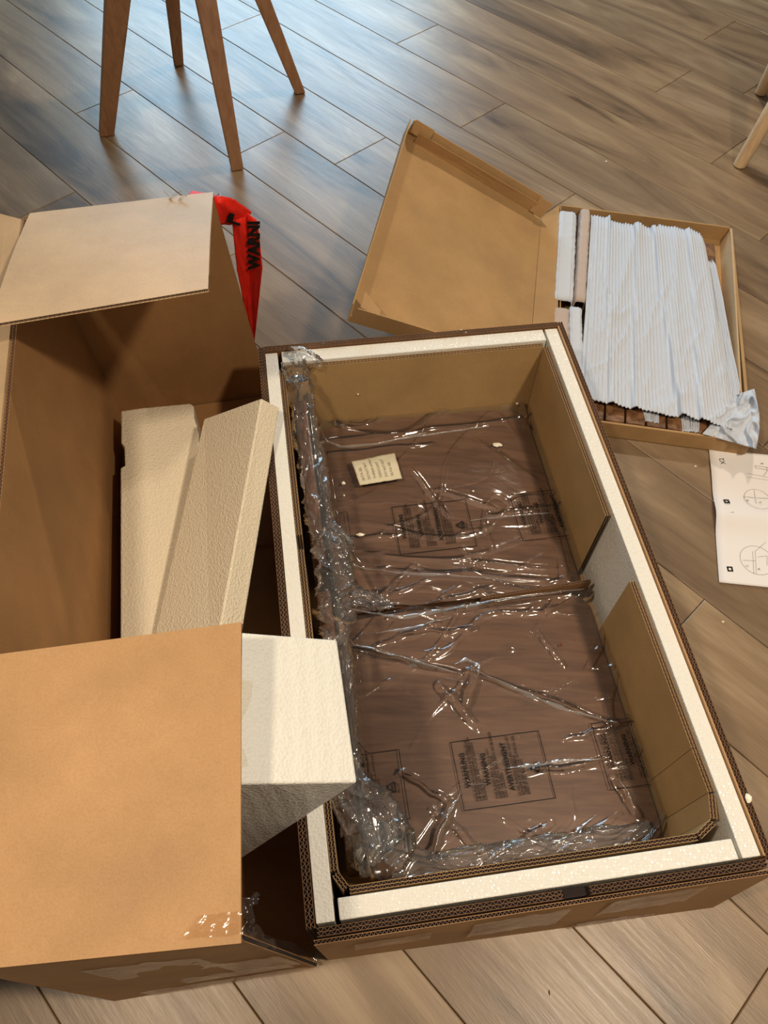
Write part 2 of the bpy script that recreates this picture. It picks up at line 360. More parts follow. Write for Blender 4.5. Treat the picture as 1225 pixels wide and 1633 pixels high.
# inner corrugated liners
def liner(name, label, path, z0, z1, th=0.010, flip=1):
    root = empty(name, K(*path[0], 0.007), label, 'cardboard liner', 'folded cardboard liners inside the low carton')
    for i in range(len(path)-1):
        p, q = path[i], path[i+1]; d = (K(*q, 0)-K(*p, 0)); n = Vector((-d.y, d.x, 0)).normalized()*th*flip
        e = d.normalized()*0.0004
        mb = MB(); corr(mb, K(*p, z1)+e, K(*q, z1)-e, K(*q, z0)-e, K(*p, z0)+e, n, 2, 0.0075)
        mb.obj('panel', [M_LINER, M_FLUTE, M_HOLLOW], root)
    return root
liner('cardboard_liner', 'folded cardboard liner around the far brown board in the low carton', [(0.0385, 0.63), (0.0385, 1.0435), (0.603, 1.0435), (0.603, 0.600)], 0.0068, 0.240, flip=1)
liner('cardboard_liner', 'folded cardboard liner with a creased corner around the near brown board', [(0.603, 0.462), (0.604, 0.165), (0.6045, 0.098), (0.594, 0.062), (0.565, 0.0455), (0.052, 0.0445), (0.0385, 0.066), (0.0385, 0.600)], 0.0068, 0.240, flip=1)

# brown boards
def panel(name, label, a0, a1, b0, b1, ztop=0.052, r=0.03):
    def fn(s, t):
        return s, t
    mb = MB(); nu, nv = 40, 24; vs_ = []; 
    def P(s, t, lower):
        a = a0+(a1-a0)*s; b = b0+(b1-b0)*t
        # rounded corners
        da = max(0, r-min(a-a0, a1-a)); db = max(0, r-min(b-b0, b1-b))
        ca = a0+r if a < (a0+a1)/2 else a1-r; cb = b0+r if b < (b0+b1)/2 else b1-r
        if da > 0 and db > 0:
            m = max(da, db); l = math.hypot(da, db); k = m/l
            a = ca+(a-ca)*k; b = cb+(b-cb)*k
        e = abs(s*2-1)
        z = ztop-0.020*e**5
        return K(a, b, 0.0085 if lower else z)
    for low in (False, True): vs_ += [P(i/nu, j/nv, low) for j in range(nv+1) for i in range(nu+1)]
    n = (nu+1)*(nv+1); fs = []
    for j in range(nv):
        for i in range(nu):
            q = j*(nu+1)+i; fs.append((q, q+1, q+nu+2, q+nu+1)); fs.append((n+q, n+q+nu+1, n+q+nu+2, n+q+1))
    ring = [i for i in range(nu+1)]+[j*(nu+1)+nu for j in range(1, nv+1)]+[nv*(nu+1)+i for i in range(nu-1, -1, -1)]+[j*(nu+1) for j in range(nv-1, 0, -1)]
    for i in range(len(ring)):
        p, q = ring[i], ring[(i+1) % len(ring)]; fs.append((p, p+n, q+n, q))
    mb.add(vs_, fs); o = mb.obj(name, M_PANEL, None, True); md = o.modifiers.new('e', 'EDGE_SPLIT'); md.split_angle = math.radians(50)
    return tag(o, label, 'board', 'brown furniture boards in the low carton')
panel('brown_board', 'far dark brown furniture board with rounded corners lying under clear film', 0.088, 0.596, 0.553, 1.036)
panel('brown_board', 'near dark brown furniture board with rounded corners lying under clear film', 0.100, 0.598, 0.064, 0.5405)
for lab, b0, b1 in (('dark brown rail standing along the left of the far board', 0.62, 1.02), ('dark brown rail standing along the left of the near board', 0.085, 0.55)):
    mb = MB(); mb.box(0.0515, 0.078, b0, b1, 0.0085, 0.165, K); o = mb.obj('brown_rail', M_RAIL); bevel(o, 0.004, 3); tag(o, lab, 'wooden rail', 'brown rails on edge in the low carton')
mb = MB(); corr(mb, K(0.375, 0.5435, 0.066), K(0.598, 0.5435, 0.085), K(0.598, 0.5435, 0.007), K(0.375, 0.5435, 0.007), KY*0.005, 1, 0.006)
o = mb.obj('cardboard_divider', CM); tag(o, 'low cardboard divider strip between the two brown boards', 'divider')

# ------------------------------------------------------------------ clear film over the boards
CREASE = []   # straight pulled creases  (a0,b0,a1,b1,height,width)
def film_h(a, b, seed):
    z = 0.0565+0.110*sm(0.115, 0.083, a)
    mid = abs(b-0.545)
    wv = 0.0
    flat = 0.0
    wa = 0.05*n3(a*5, b*5, seed)
    wv += 0.006*ridge(a*1.6+seed, b*8.0+wa*14, seed, 7)
    wv += 0.004*ridge(a*5+b*3+seed*3, b*7-a*5+wa*8, seed+4, 10)
    wv += 0.0022*ridge(a*10+wa*20, b*16, seed+9, 5)
    wv += 0.0015*n3(a*9, b*12, seed)
    edge = sm(0.10, 0.0, min(mid, 1.05-b, b-0.05))
    mask = 0.5+0.8*edge+0.5*sm(0.05, 0.35, n3(a*4, b*4, seed+2))
    z += wv*mask
    for (x0, y0, x1, y1, h, wd) in CREASE:
        dx, dy = x1-x0, y1-y0; L2 = dx*dx+dy*dy; t = max(0, min(1, ((a-x0)*dx+(b-y0)*dy)/L2))
        wob = 0.006*n3(t*4, seed, x0*9)
        dd = math.hypot(a-x0-dx*t, b-y0-dy*t+wob); 
        if dd < wd*3: z += h*math.exp(-(dd/wd)**2)*(0.4+0.6*math.sin(math.pi*min(1, max(0.02, t))))
    return z
def kpix(u, v, z=0.06): return k_of(at(u, v, z))
def cre(u0, v0, u1, v1, h, wd):
    a = kpix(u0, v0); b = kpix(u1, v1); CREASE.append((a[0], a[1], b[0], b[1], h, wd))
for c in [(560, 1030, 735, 1075, .012, .005), (745, 1068, 980, 1150, .012, .005), (515, 700, 640, 690, .012, .006), (640, 690, 860, 660, .008, .006),
          (530, 720, 690, 705, .008, .005), (560, 960, 700, 975, .012, .006), (700, 975, 940, 940, .012, .006), (560, 880, 900, 905, .005, .006),
          (580, 905, 910, 925, .006, .007), (545, 855, 640, 850, .006, .004), (840, 1230, 970, 1210, .008, .005), (900, 1180, 1000, 1150, .006, .004),
          (690, 1290, 790, 1375, .007, .006), (880, 1350, 990, 1300, .006, .005), (700, 1090, 760, 1160, .008, .008), (760, 1070, 740, 1130, .01, .01),
          (760, 700, 850, 760, .005, .008), (780, 820, 900, 800, .006, .005), (690, 1360, 720, 1280, .009, .007), (610, 950, 660, 900, .006, .005),
          (980, 1240, 1020, 1300, .009, .005), (650, 740, 720, 830, .004, .006), (700, 780, 790, 810, .004, .006), (600, 1030, 700, 990, .008, .004), (620, 985, 800, 930, .007, .004),
          (640, 1010, 760, 1000, .006, .004), (860, 1010, 900, 1060, .006, .004), (640, 1230, 720, 1280, .008, .005), (800, 1370, 880, 1310, .008, .006), (520, 830, 600, 960, .012, .010)]: cre(*c)
def film_sheet(name, label, b0, b1, seed):
    root = empty(name, K(0.34, (b0+b1)/2, 0.06), label, 'plastic bag', 'clear film bags over the brown boards')
    def fn(s, t):
        a = 0.082+(0.5985-0.082)*s; b = b0+(b1-b0)*t
        z = film_h(a, b, seed); 
        if a > 0.585: z -= 0.0
        return K(a, b, z)
    grid_obj('film', fn, 250, 230, M_FILM, root)
    return root
bagF = film_sheet('plastic_bag', 'clear printed film over the far brown board, sachet lying on it', 0.5495, 1.040, 1.3)
bagN = film_sheet('plastic_bag', 'clear printed film over the near brown board, with one long diagonal crease', 0.062, 0.5425, 6.1)

M_FOLD = film('folded_film', 0.16, 1.4, 0.1, 20)
def fold_strip(pts, wd, parent, seed, h=0.012):
    P = [Vector((*kpix(u, v), 0)) for u, v in pts]
    def fn(s, t):
        x = t*(len(P)-1); i = min(len(P)-2, int(x)); c = P[i].lerp(P[i+1], x-i); d = (P[i+1]-P[i]).normalized(); n = Vector((-d.y, d.x, 0))
        w_ = wd*(0.35+0.65*math.sin(math.pi*min(1, max(0.03, t))))*(0.8+0.5*n3(t*9, seed)); q = c+n*w_*(s-0.5)
        return K(q.x, q.y, film_h(q.x, q.y, seed)+0.0022+0.003*math.sin(math.pi*s)+0.001*n3(t*20, s*2, seed))
    return grid_obj('film_fold', fn, 6, 70, M_FOLD, parent)
fold_strip([(553, 1028), (605, 1040), (672, 1062), (735, 1076)], 0.011, bagN, 6.1)
fold_strip([(745, 1066), (820, 1100), (905, 1132), (985, 1156)], 0.008, bagN, 6.1)
fold_strip([(560, 972), (640, 985), (720, 972), (800, 958), (930, 942)], 0.010, bagN, 6.1)
fold_strip([(512, 700), (545, 712), (600, 708), (680, 690)], 0.010, bagF, 1.3)
fold_strip([(640, 700), (700, 690), (780, 680)], 0.008, bagF, 1.3)
fold_strip([(800, 1226), (850, 1220), (905, 1212), (960, 1212)], 0.010, bagN, 6.1)
fold_strip([(868, 1352), (915, 1330), (950, 1300)], 0.007, bagN, 6.1)
fold_strip([(690, 1370), (700, 1330), (722, 1290), (735, 1262)], 0.012, bagN, 6.1)
fold_strip([(560, 905), (650, 915), (760, 922), (850, 930)], 0.006, bagF, 1.3)
fold_strip([(750, 830), (820, 822), (880, 818)], 0.006, bagF, 1.3)
fold_strip([(600, 1010), (660, 1000), (720, 985)], 0.007, bagN, 6.1)
fold_strip([(725, 1060), (745, 1050), (765, 1062), (760, 1085)], 0.010, bagN, 6.1)
fold_strip([(985, 1240), (1000, 1262), (1012, 1300)], 0.006, bagN, 6.1)

def crumple(name, pts, rad, seed, amp, parent=None, arc=(0.0, 1.0), nu=46, nv=110, mat=None, zmin=0.0585):
    """Loose crumpled film gathered along a path of 3D points (open sheet)."""
    P = [Vector(p) for p in pts]; n = len(P)-1
    def fn(s, t):
        x = t*n; i = min(n-1, int(x)); f = x-i; f = f*f*(3-2*f) if n == 1 else f
        c = P[i].lerp(P[i+1], f); d = (P[i+1]-P[i]).normalized()
        side = Vector((0, 0, 1)).cross(d); 
        if side.length < 0.1: side = Vector((1, 0, 0))
        side.normalize(); up = d.cross(side)
        an = math.pi*(-0.08+1.16*s)
        r0 = rad[i]*(1-f)+rad[i+1]*f
        q = c+side*math.cos(an)*r0-up*math.sin(an)*r0*-1
        tw = an*0.9+2.2*n3(t*n*1.1, seed)
        k = amp*(1.1*ridge(tw*1.5, t*n*0.9+seed, seed, 4)+0.45*ridge(tw*2.6+t*n*1.4, t*n*2.6-an*0.7, seed+3, 6)+0.9*n3(q.x*14, q.y*9, seed)-0.3)
        rr = r0+k; rr = max(0.003, rr)
        q = c+side*math.cos(an)*rr+up*math.sin(an)*rr
        if q.z < zmin: q.z = zmin+0.001*n3(q.x*40, q.y*40)
        return q
    o = grid_obj(name, fn, nu, nv, mat or M_FILM_C, parent)
    return o
crumple('gathered_edge', [K(0.060, 1.046, 0.262), K(0.064, 1.02, 0.225), K(0.066, 0.92, 0.205), K(0.072, 0.80, 0.200), K(0.076, 0.70, 0.200), K(0.090, 0.61, 0.195)], [0.020, 0.027, 0.024, 0.026, 0.026, 0.02], 2.2, 0.009, bagF, zmin=0.172)
crumple('gathered_edge', [K(0.055, 1.075, 0.262), K(0.085, 1.050, 0.262), K(0.118, 1.034, 0.255)], [0.010, 0.018, 0.006], 4.2, 0.005, bagF, zmin=0.250, nu=30, nv=30)
crumple('gathered_edge', [K(0.090, 0.665, 0.195), K(0.088, 0.62, 0.205), K(0.090, 0.56, 0.205), K(0.086, 0.50, 0.200), K(0.078, 0.42, 0.195)], [0.010, 0.034, 0.036, 0.030, 0.02], 8.5, 0.012, bagN, zmin=0.168)
crumple('gathered_edge', [K(0.075, 0.44, 0.19), K(0.070, 0.30, 0.19), K(0.068, 0.18, 0.195), K(0.072, 0.12, 0.190)], [0.02, 0.024, 0.024, 0.03], 5.5, 0.009, bagN, zmin=0.168)
crumple('gathered_edge', [K(0.060, 0.24, 0.20), K(0.085, 0.16, 0.19), K(0.11, 0.10, 0.165), K(0.105, 0.058, 0.205)], [0.012, 0.04, 0.045, 0.02], 9.1, 0.012, bagN, zmin=0.06, nu=70)
crumple('gathered_edge', [K(0.12, 0.090, 0.11), K(0.20, 0.076, 0.09), K(0.32, 0.072, 0.085), K(0.45, 0.070, 0.085), K(0.56, 0.085, 0.075)], [0.03, 0.015, 0.018, 0.022, 0.008], 3.1, 0.0065, bagN, zmin=0.0615)
crumple('gathered_edge', [K(0.12, 0.575, 0.085), K(0.16, 0.555, 0.08), K(0.20, 0.548, 0.075)], [0.016, 0.014, 0.004], 7.7, 0.007, bagN, zmin=0.0615, nu=40, nv=40)

# ------------------------------------------------------------------ lettering
def text_mesh(body, size, bold=0.0):
    c = bpy.data.curves.new('t', 'FONT'); c.body = body; c.size = size; c.resolution_u = 2; c.space_line = 0.95; c.offset = bold*size
    o = bpy.data.objects.new('t', c); COL.objects.link(o); bpy.context.view_layer.update()
    me = bpy.data.meshes.new_from_object(o); 
    vs_ = [v.co.copy() for v in me.vertices]; fs = [tuple(p.vertices) for p in me.polygons]
    bpy.data.objects.remove(o); bpy.data.curves.remove(c); bpy.data.meshes.remove(me); return vs_, fs
def stroke(mb, pts, wd, close=False):
    n = len(pts); rng = range(n if close else n-1)
    for i in rng:
        p, q = Vector(pts[i]), Vector(pts[(i+1) % n]); d = q-p; L = d.length
        if L < 1e-6: continue
        d /= L; nn = Vector((-d.y, d.x, 0))*wd/2; p = p-d*wd/2; q = q+d*wd/2; k = max(1, int(L/0.004))
        vs_ = []
        for j in range(k+1):
            c = p.lerp(q, j/k); vs_ += [c-nn, c+nn]
        mb.add(vs_, [(2*j, 2*j+2, 2*j+3, 2*j+1) for j in range(k)])
def subdivide_to(vs_, fs, fn):
    return [fn(v) for v in vs_]
SMALL = {'WARNUNG': "DIESE PLASTIKTUETE IST KEIN SPIELZEUG\nUM ERSTICKUNGSGEFAHR ZU VERMEIDEN\nDIE TUETE VON BABYS UND KINDERN\nFERNHALTEN",
         'WARNING': "THIS PLASTIC BAG IS NOT A TOY\nDANGER OF SUFFOCATION\nKEEP THE PLASTIC BAG AWAY FROM BABIES\nAND CHILDREN",
         'AVERTISSEMENT': "LE SAC PLASTIQUE N'EST PAS UN JOUET\nDANGER D'ETOUFFEMENT\nTENIR LE SAC HORS DE LA PORTEE DES\nBEBES ET DES ENFANTS"}
def warning_print(a0, b0, parent, seed, amin=0.085, amax=0.594):
    """Box of print on the film: 0.162 wide (a) x 0.122 deep (b); lines read away from the viewer."""
    W_, D_ = 0.162, 0.118; mb = MB()
    stroke(mb, [(0, 0, 0), (W_, 0, 0), (W_, D_, 0), (0, D_, 0)], 0.0013, True)
    def put(body, size, x, y, bold=0.012):
        vs_, fs = text_mesh(body, size, bold); mb.add([(x-v.y, y+v.x, 0) for v in vs_], fs)
    for word, x, y in (('WARNUNG', 0.020, 0.036), ('WARNING', 0.056, 0.036), ('AVERTISSEMENT', 0.096, 0.022)):
        put(word, 0.0115, x, y, 0.03); put(SMALL[word], 0.0058, x+0.008, 0.012)
    r = 0.011; cx, cy = W_-0.022, 0.055
    tri = [(cx+r*math.cos(t), cy+r*math.sin(t), 0) for t in (math.pi, math.pi+2.094, math.pi+4.189)]
    for i in range(3):
        p, q = Vector(tri[i]), Vector(tri[(i+1) % 3]); stroke(mb, [p.lerp(q, 0.12), p.lerp(q, 0.72)], 0.0022)
        d = (q-p).normalized(); nn = Vector((-d.y, d.x, 0)); m_ = p.lerp(q, 0.72); mb.add([m_+nn*0.0035, m_-nn*0.0035, m_+d*0.005], [(0, 1, 2)])
    put('04', 0.007, cx+0.003, cy-0.004); put('PE-LD', 0.006, cx+0.013, cy-0.011)
    bm = bmesh.new(); me = mb.mesh('p', fixn=False); bm.from_mesh(me)
    for ax, lim, s_ in ((0, amin-a0, -1), (0, amax-a0, 1)):
        bmesh.ops.bisect_plane(bm, geom=bm.verts[:]+bm.edges[:]+bm.faces[:], plane_co=(lim, 0, 0), plane_no=(s_, 0, 0), clear_outer=True)
    for v in bm.verts:
        a, b = a0+v.co.x, b0+v.co.y
        v.co = K(a, b, film_h(a, b, seed)+0.0012)
    bm.to_mesh(me); bm.free(); me.name = 'printed_warning'; me.materials.append(M_INK)
    o = bpy.data.objects.new('printed_warning', me); COL.objects.link(o); o.parent = parent; o.matrix_parent_inverse = parent.matrix_world.inverted()
for a0 in (-0.026, 0.233, 0.493): warning_print(a0, 0.669, bagF, 1.3)
for a0 in (0.004, 0.260, 0.521): warning_print(a0, 0.155, bagN, 6.1)

# sachet on the far bag
sac = [kpix(561, 737, .07), kpix(571, 768, .07), kpix(590, 777, .07), kpix(640, 762, .07), kpix(637, 740, .07), kpix(628, 724, .07)]
A_, B_, C_, D_ = (kpix(561, 738, .07), kpix(629, 724, .07), kpix(641, 765, .07), kpix(574, 776, .07))
def sacf(s, t):
    p = Vector(A_).lerp(Vector(B_), s).lerp(Vector(D_).lerp(Vector(C_), s), t)
    cut = 0.0
    return K(p.x+0.001*n3(t*8, 3), p.y+0.001*n3(s*8, 5), 0.074+0.004*math.sin(math.pi*s)*math.sin(math.pi*t)+0.0016*n3(s*5, t*5, 2))
s_ = grid_obj('sachet', sacf, 22, 16, M_SACHET, None, thick=0.0012); tag(s_, 'small crumpled cream paper sachet with printed lines on the far film', 'sachet')
mb = MB()
for i, l in enumerate(["SILICA GEL", "DO NOT EAT", "THROW AWAY", "DESICCANT", "DO NOT EAT", "SILICA GEL"]):
    vs_, fs = text_mesh(l, 0.0075); mb.add([(0.15+i*0.135+0.0-v.y*11, 0.86-v.x*15, 0) for v in vs_], fs)
me = mb.mesh('sachet_print', fixn=False)
for v in me.vertices: v.co = sacf(min(1, max(0, v.co.x)), min(1, max(0, v.co.y)))+Vector((0, 0, 0.0024))
me.materials.append(M_INKG); o = bpy.data.objects.new('printed_lines', me); COL.objects.link(o); o.parent = s_

# foam crumbs
def crumb(label, p, r, seed, flat=0.6):
    bm = bmesh.new(); bmesh.ops.create_icosphere(bm, subdivisions=2, radius=1)
    for v in bm.verts:
        k = 1+0.45*n3(v.co.x*1.6+seed, v.co.y*1.6, v.co.z*1.6); v.co = Vector((v.co.x*r[0]*k, v.co.y*r[1]*k, v.co.z*min(r)*flat*k))
    me = bpy.data.meshes.new('foam_crumb'); bm.to_mesh(me); bm.free(); me.materials.append(M_CRUMB)
    o = bpy.data.objects.new('foam_crumb', me); COL.objects.link(o); o.location = Vector(p)+Vector((0, 0, min(r)*flat*0.7)); tag(o, label, 'foam crumb', 'loose white foam crumbs')
def on_film(u, v): 
    a, b = kpix(u, v, .062); return K(a, b, film_h(a, b, 1.3 if b > .548 else 6.1)+0.002)
crumb('white foam flake on the far film, right of its top creases', on_film(793, 709), (.011, .005), 1, .6)
crumb('small white foam flake left of the paper sachet', on_film(548, 770), (.004, .004), 2)
crumb('tiny white foam bead below left of the paper sachet', on_film(549, 789), (.002, .002), 3)
crumb('white foam flake left of the printed box on the far film', on_film(575, 854), (.008, .004), 4)
crumb('tiny foam bead on the far film above the printed warnings', on_film(755, 782), (.0025, .002), 5)
crumb('tiny foam bead near the divider on the far film', on_film(762, 962), (.0028, .0025), 6)
crumb('reddish speck on the near board, up towards its far edge', on_film(895, 1028), (.002, .003), 9)
o = bpy.data.objects['foam_crumb.006']; o.name = 'dark_speck'; o['category'] = 'speck'; del o['group']; o.data.materials.clear(); o.data.materials.append(plain('dark_speck', (110, 30, 20)))
crumb('white foam crumb on the rim of the right carton wall near its front corner', K(0.655, 0.080, 0.252), (.005, .007), 12)
crumb('tiny white foam bead on the floor right of the tray box', at(1110, 715, 0), (.003, .0025), 13)
crumb('tiny white foam bead on the floor left of the paper manual', at(1109, 744, 0), (.0025, .0025), 14)
crumb('tiny white foam bead on the floor below the paper manual', at(1153, 992, 0), (.0025, .002), 15)
crumb('white foam bead on the floor above the open tray box', at(967, 258, 0), (.0035, .003), 16)

def on_liner(u, v, b=1.0405):
    q = ray(u, v); k0 = k_of(CAM)[1]; k1 = k_of(CAM+q)[1]; return CAM+q*((b-k0)/(k1-k0))
crumb('tiny foam bead clinging to the far liner wall, left one', on_liner(571, 629), (.002, .002), 17)
crumb('white foam flake clinging to the far liner wall by its right corner', on_liner(825, 644), (.0035, .003), 18)
crumb('small dark red speck on the floor in front of the low carton', at(876, 1583, 0), (.0012, .004), 19)
o = bpy.data.objects[max(x.name for x in bpy.data.objects if x.name.startswith('foam_crumb'))]
o.name = 'dark_speck'; o['category'] = 'speck'; del o['group']; o.data.materials.clear(); o.data.materials.append(bpy.data.materials['dark_speck'])

# ------------------------------------------------------------------ tall open carton (left)
HB = 0.55
BLt, BRt = Vector((-0.664, 1.171, HB)), Vector((-0.339, 1.252, HB))
BLb, BRb = Vector((-0.640, 1.176, 0.001)), Vector((-0.292, 1.256, 0.001))
FLt, FRt = Vector((-0.402, 0.022, HB)), Vector((-0.127, 0.0545, HB))
FLb, FRb = Vector((-0.398, -0.002, 0.001)), Vector((-0.0835, 0.052, 0.001))
tall = empty('tall_carton', (-0.36, 0.6, 0), 'tall open brown carton with raised flaps and torn right side, holding foam blocks', 'box')
def wall(name, tA, tB, bB, bA, th, mats, plies=1, pitch=0.007, bow=None):
    mb = MB(); corr(mb, tA, tB, bB, bA, th, plies, pitch); o = mb.obj(name, mats, tall); return o
IN = [M_KRAFT_IN, M_FLUTE, M_HOLLOW]; OUT = [M_KRAFT_OUT, M_FLUTE, M_HOLLOW]
dl = (FLt-BLt).normalized(); nl = Vector((dl.y, -dl.x, 0)).normalized()
if nl.x > 0: nl = -nl
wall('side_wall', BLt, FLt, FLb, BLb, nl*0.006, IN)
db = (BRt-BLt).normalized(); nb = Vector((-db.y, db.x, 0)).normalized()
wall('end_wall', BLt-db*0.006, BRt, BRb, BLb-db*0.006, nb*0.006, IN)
wall('end_wall', FLt+Vector((0.002, -0.001, 0)), FRt, FRb, FLb+Vector((0.002, -0.001, 0)), Vector((0, -0.006, 0)), OUT)
mb = MB(); mb.prism([(-0.396, 0.004, 0.001), (-0.0885, 0.054, 0.001), K(-0.0145, 0.02, 0.001), K(-0.0145, 1.09, 0.001), (-0.294, 1.252, 0.001), (-0.637, 1.172, 0.001)], (0, 0, 0.004))
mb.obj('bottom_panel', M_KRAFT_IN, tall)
# seam of the two bottom flaps
mb = MB(); p, q = at(190, 884, 0.005), at(445, 868, 0.005); q = K(-0.016, k_of(q)[1], 0.005)
mb.prism([p, q, q+Vector((0, 0.31, 0)), p+Vector((-0.05, 0.31, 0))], (0, 0, 0.004)); mb.obj('bottom_flap', M_KRAFT_IN, tall)
# flaps
def flap(name, hA, hB, fB, fA, mats, curl=0.0, th=0.006):
    """hinge hA-hB, free edge fA-fB; curved in cross section"""
    hA, hB, fB, fA = map(Vector, (hA, hB, fB, fA)); n = (hB-hA).cross(fA-hA).normalized()
    if n.z < 0: n = -n
    mb = MB(); seg = 8
    rows = []
    for k in range(seg+1):
        t = k/seg; up = n*curl*math.sin(math.pi*t)
        rows.append((hA.lerp(fA, t)+up, hB.lerp(fB, t)+up))
    for k in range(seg-1):
        (a, b), (c, d) = rows[k], rows[k+1]; mb.hexa([a, b, d, c], [x-n*th for x in (a, b, d, c)], 0)
    (a, b), (c, d) = rows[seg-1], rows[seg]
    corr(mb, c, d, b, a, -n*th, 1, 0.007, lip=0.005)
    return mb.obj(name, mats, tall)
fr0, fl0 = at(385, 992, 0.58), at(0, 1043, 0.58); fl1 = fr0+(fl0-fr0)*1.06
flap('front_flap', FLt+Vector((0.002, -.0085, .0065)), FRt+Vector((0, -.0085, .0065)), fr0, fl1, OUT, 0.004)
br0, bl0 = at(332, 460, 0.62), at(0, 515, 0.62); bl1 = br0+(bl0-br0)*1.05
flap('back_flap', BLt+Vector((0.008, 0.0, .007))+nb*.007, BRt+Vector((0.002, 0, .007))+nb*.007, br0, bl1, [M_KRAFT_FLAP, M_FLUTE, M_HOLLOW], 0.006)
lf = at(0, 337, 0.54); dlf = (lf-(BLt+Vector((0, 0, 0)))).normalized()*0.30
flap('side_flap', BLt+nl*0.008+Vector((0, -.004, .003)), FLt+nl*0.008+Vector((0, 0, .003)), FLt+Vector((-0.30, -0.05, -0.03)), BLt+dlf+Vector((0, -0.01, 0)), [M_KRAFT_FLAP, M_FLUTE, M_HOLLOW], 0.0)
# fold creases where the flaps meet the walls
# tape on the torn front corner and lower front face
def fw_pt(s, h):   # on the outer front face
    top = FLt.lerp(FRt, s); bt = FLb.lerp(FRb, s); return bt.lerp(top, h)+Vector((0, -0.0085, 0))
for i, (s0, s1, h0, h1) in enumerate([(0.30, 0.75, 0.55, 0.82), (0.72, 1.0, 0.30, 0.62), (0.2, 0.98, 0.02, 0.16), (0.45, 0.95, 0.22, 0.36)]):
    tape_patch('tape_strip', [fw_pt(s0, h0), fw_pt(s1, h0), fw_pt(s1, h1), fw_pt(s0, h1)], tall, 20+i, 0.0)
def top_tape(px, seed, z0=0.562):
    pts = [at(u, v, z0+(0.58-0.556)*max(0, (1490-v)/490)) for u, v in px]
    return tape_patch('tape_strip', pts, tall, seed, 0.002)
top_tape([(290, 1498), (388, 1490), (386, 1452), (318, 1460)], 31, 0.563)
# frayed tape shreds
def shred(base, tip, wd, seed, parent=tall):
    base, tip = Vector(base), Vector(tip); side = (tip-base).cross(Vector((0, 0, 1))).normalized()
    return grid_obj('tape_shred', lambda s, t: base.lerp(tip, t)+side*wd*(s-0.5)*(1-t*0.8)+Vector((0, 0, 0.006*n3(t*4, s*3, seed)+0.004*math.sin(t*3)))+side*0.008*n3(t*3, seed), 4, 12, M_TAPE, parent)
for i, (u0, v0, u1, v1, z0, z1) in enumerate([(388, 1462, 413, 1425, .55, .56), (388, 1478, 410, 1488, .53, .52), (400, 1490, 440, 1512, .5, .42), (420, 1505, 500, 1522, .40, .06), (500, 1524, 530, 1528, .03, .01), (505, 1522, 512, 1540, .03, .002)]):
    shred(at(u0, v0, z0), at(u1, v1, z1), 0.022, i)
for i, (u0, v0, u1, v1) in enumerate([(268, 322, 290, 306), (275, 320, 262, 308), (283, 322, 300, 312), (340, 318, 352, 312)]):
    shred(at(u0, v0, .556), at(u1, v1, .575), 0.02, 40+i)
shred(at(338, 362, .57), at(336, 398, .55), 0.012, 50)
# grey torn tape hanging by the front flap edge
def hang(px, z, seed): 
    P_ = [at(u, v, z) for u, v in px]; tape_patch('tape_strip', P_, tall, seed, 0.001)
hang([(386, 1150), (387, 1085), (404, 1088), (400, 1118)], 0.566, 60)
hang([(386, 1225), (386, 1190), (392, 1205), (396, 1222)], 0.562, 61)

# ------------------------------------------------------------------ foam blocks in the tall carton
def block(name, label, verts, mat, cat='foam block'):
    mb = MB(); mb.hexa(verts[:4], verts[4:]); o = mb.obj(name, mat); bevel(o, 0.003, 2); return tag(o, label, cat, 'thick foam blocks in the tall carton')
z1 = 0.13
poly = [at(193, 655, z1), at(230, 650, z1), at(303, 643, z1), at(309, 647, z1), at(310, 665, z1), at(318, 690, z1), at(316, 760, z1)]
nr = at(192, 1010, z1); fl = at(193, 655, z1); dd = (nr-fl).normalized()
nearL = fl+dd*0.625; nearR = nearL+Vector((0.16, 0.03, 0))
poly += [nearR, nearL, at(192, 746, z1), at(199, 742, z1), at(198, 712, z1), at(193, 706, z1)]
mb = MB(); mb.prism([p-Vector((0, 0, 0)) for p in poly], (0, 0, -0.120)); o = mb.obj('foam_block', M_EPS_BLOCK); bevel(o, 0.003)
tag(o, 'notched foam block lying flat along the left wall of the tall carton', 'foam block', 'thick foam blocks in the tall carton')
Rf, Of, Lf = at(417, 635, .312), at(446, 650, .278), at(325, 668, .19)
Rn, On, Ln = at(353, 990, .262), at(389, 995, .225), at(247, 1010, .155)
def ext(f, n, L=0.09): return n+(n-f).normalized()*L
Rn, On, Ln = ext(Rf, Rn), ext(Of, On), ext(Lf, Ln)
block('foam_block', 'long foam block leaning on the low carton with a ridge down its length', [Lf, Rf, Of, Lf+Of-Rf, Ln, Rn, On, Ln+On-Rn], M_EPS_BLOCK)
C_, B_ = at(570, 1248, .45), at(538, 1020, .45)
up = Vector((-0.86, -0.14, 0.42)).normalized()*0.172; dnv = Vector((-0.435, -0.075, -0.895)).normalized()*0.475
block('foam_block', 'big pale foam block sticking out from under the front flap', [C_, C_+up, C_+up+dnv, C_+dnv, B_, B_+up, B_+up+dnv, B_+dnv], M_EPS_WHITE)
crumb('tiny foam bead stuck to the inside left wall of the tall carton, upper one', at(72, 565, 0.30), (.003, .003), 21)

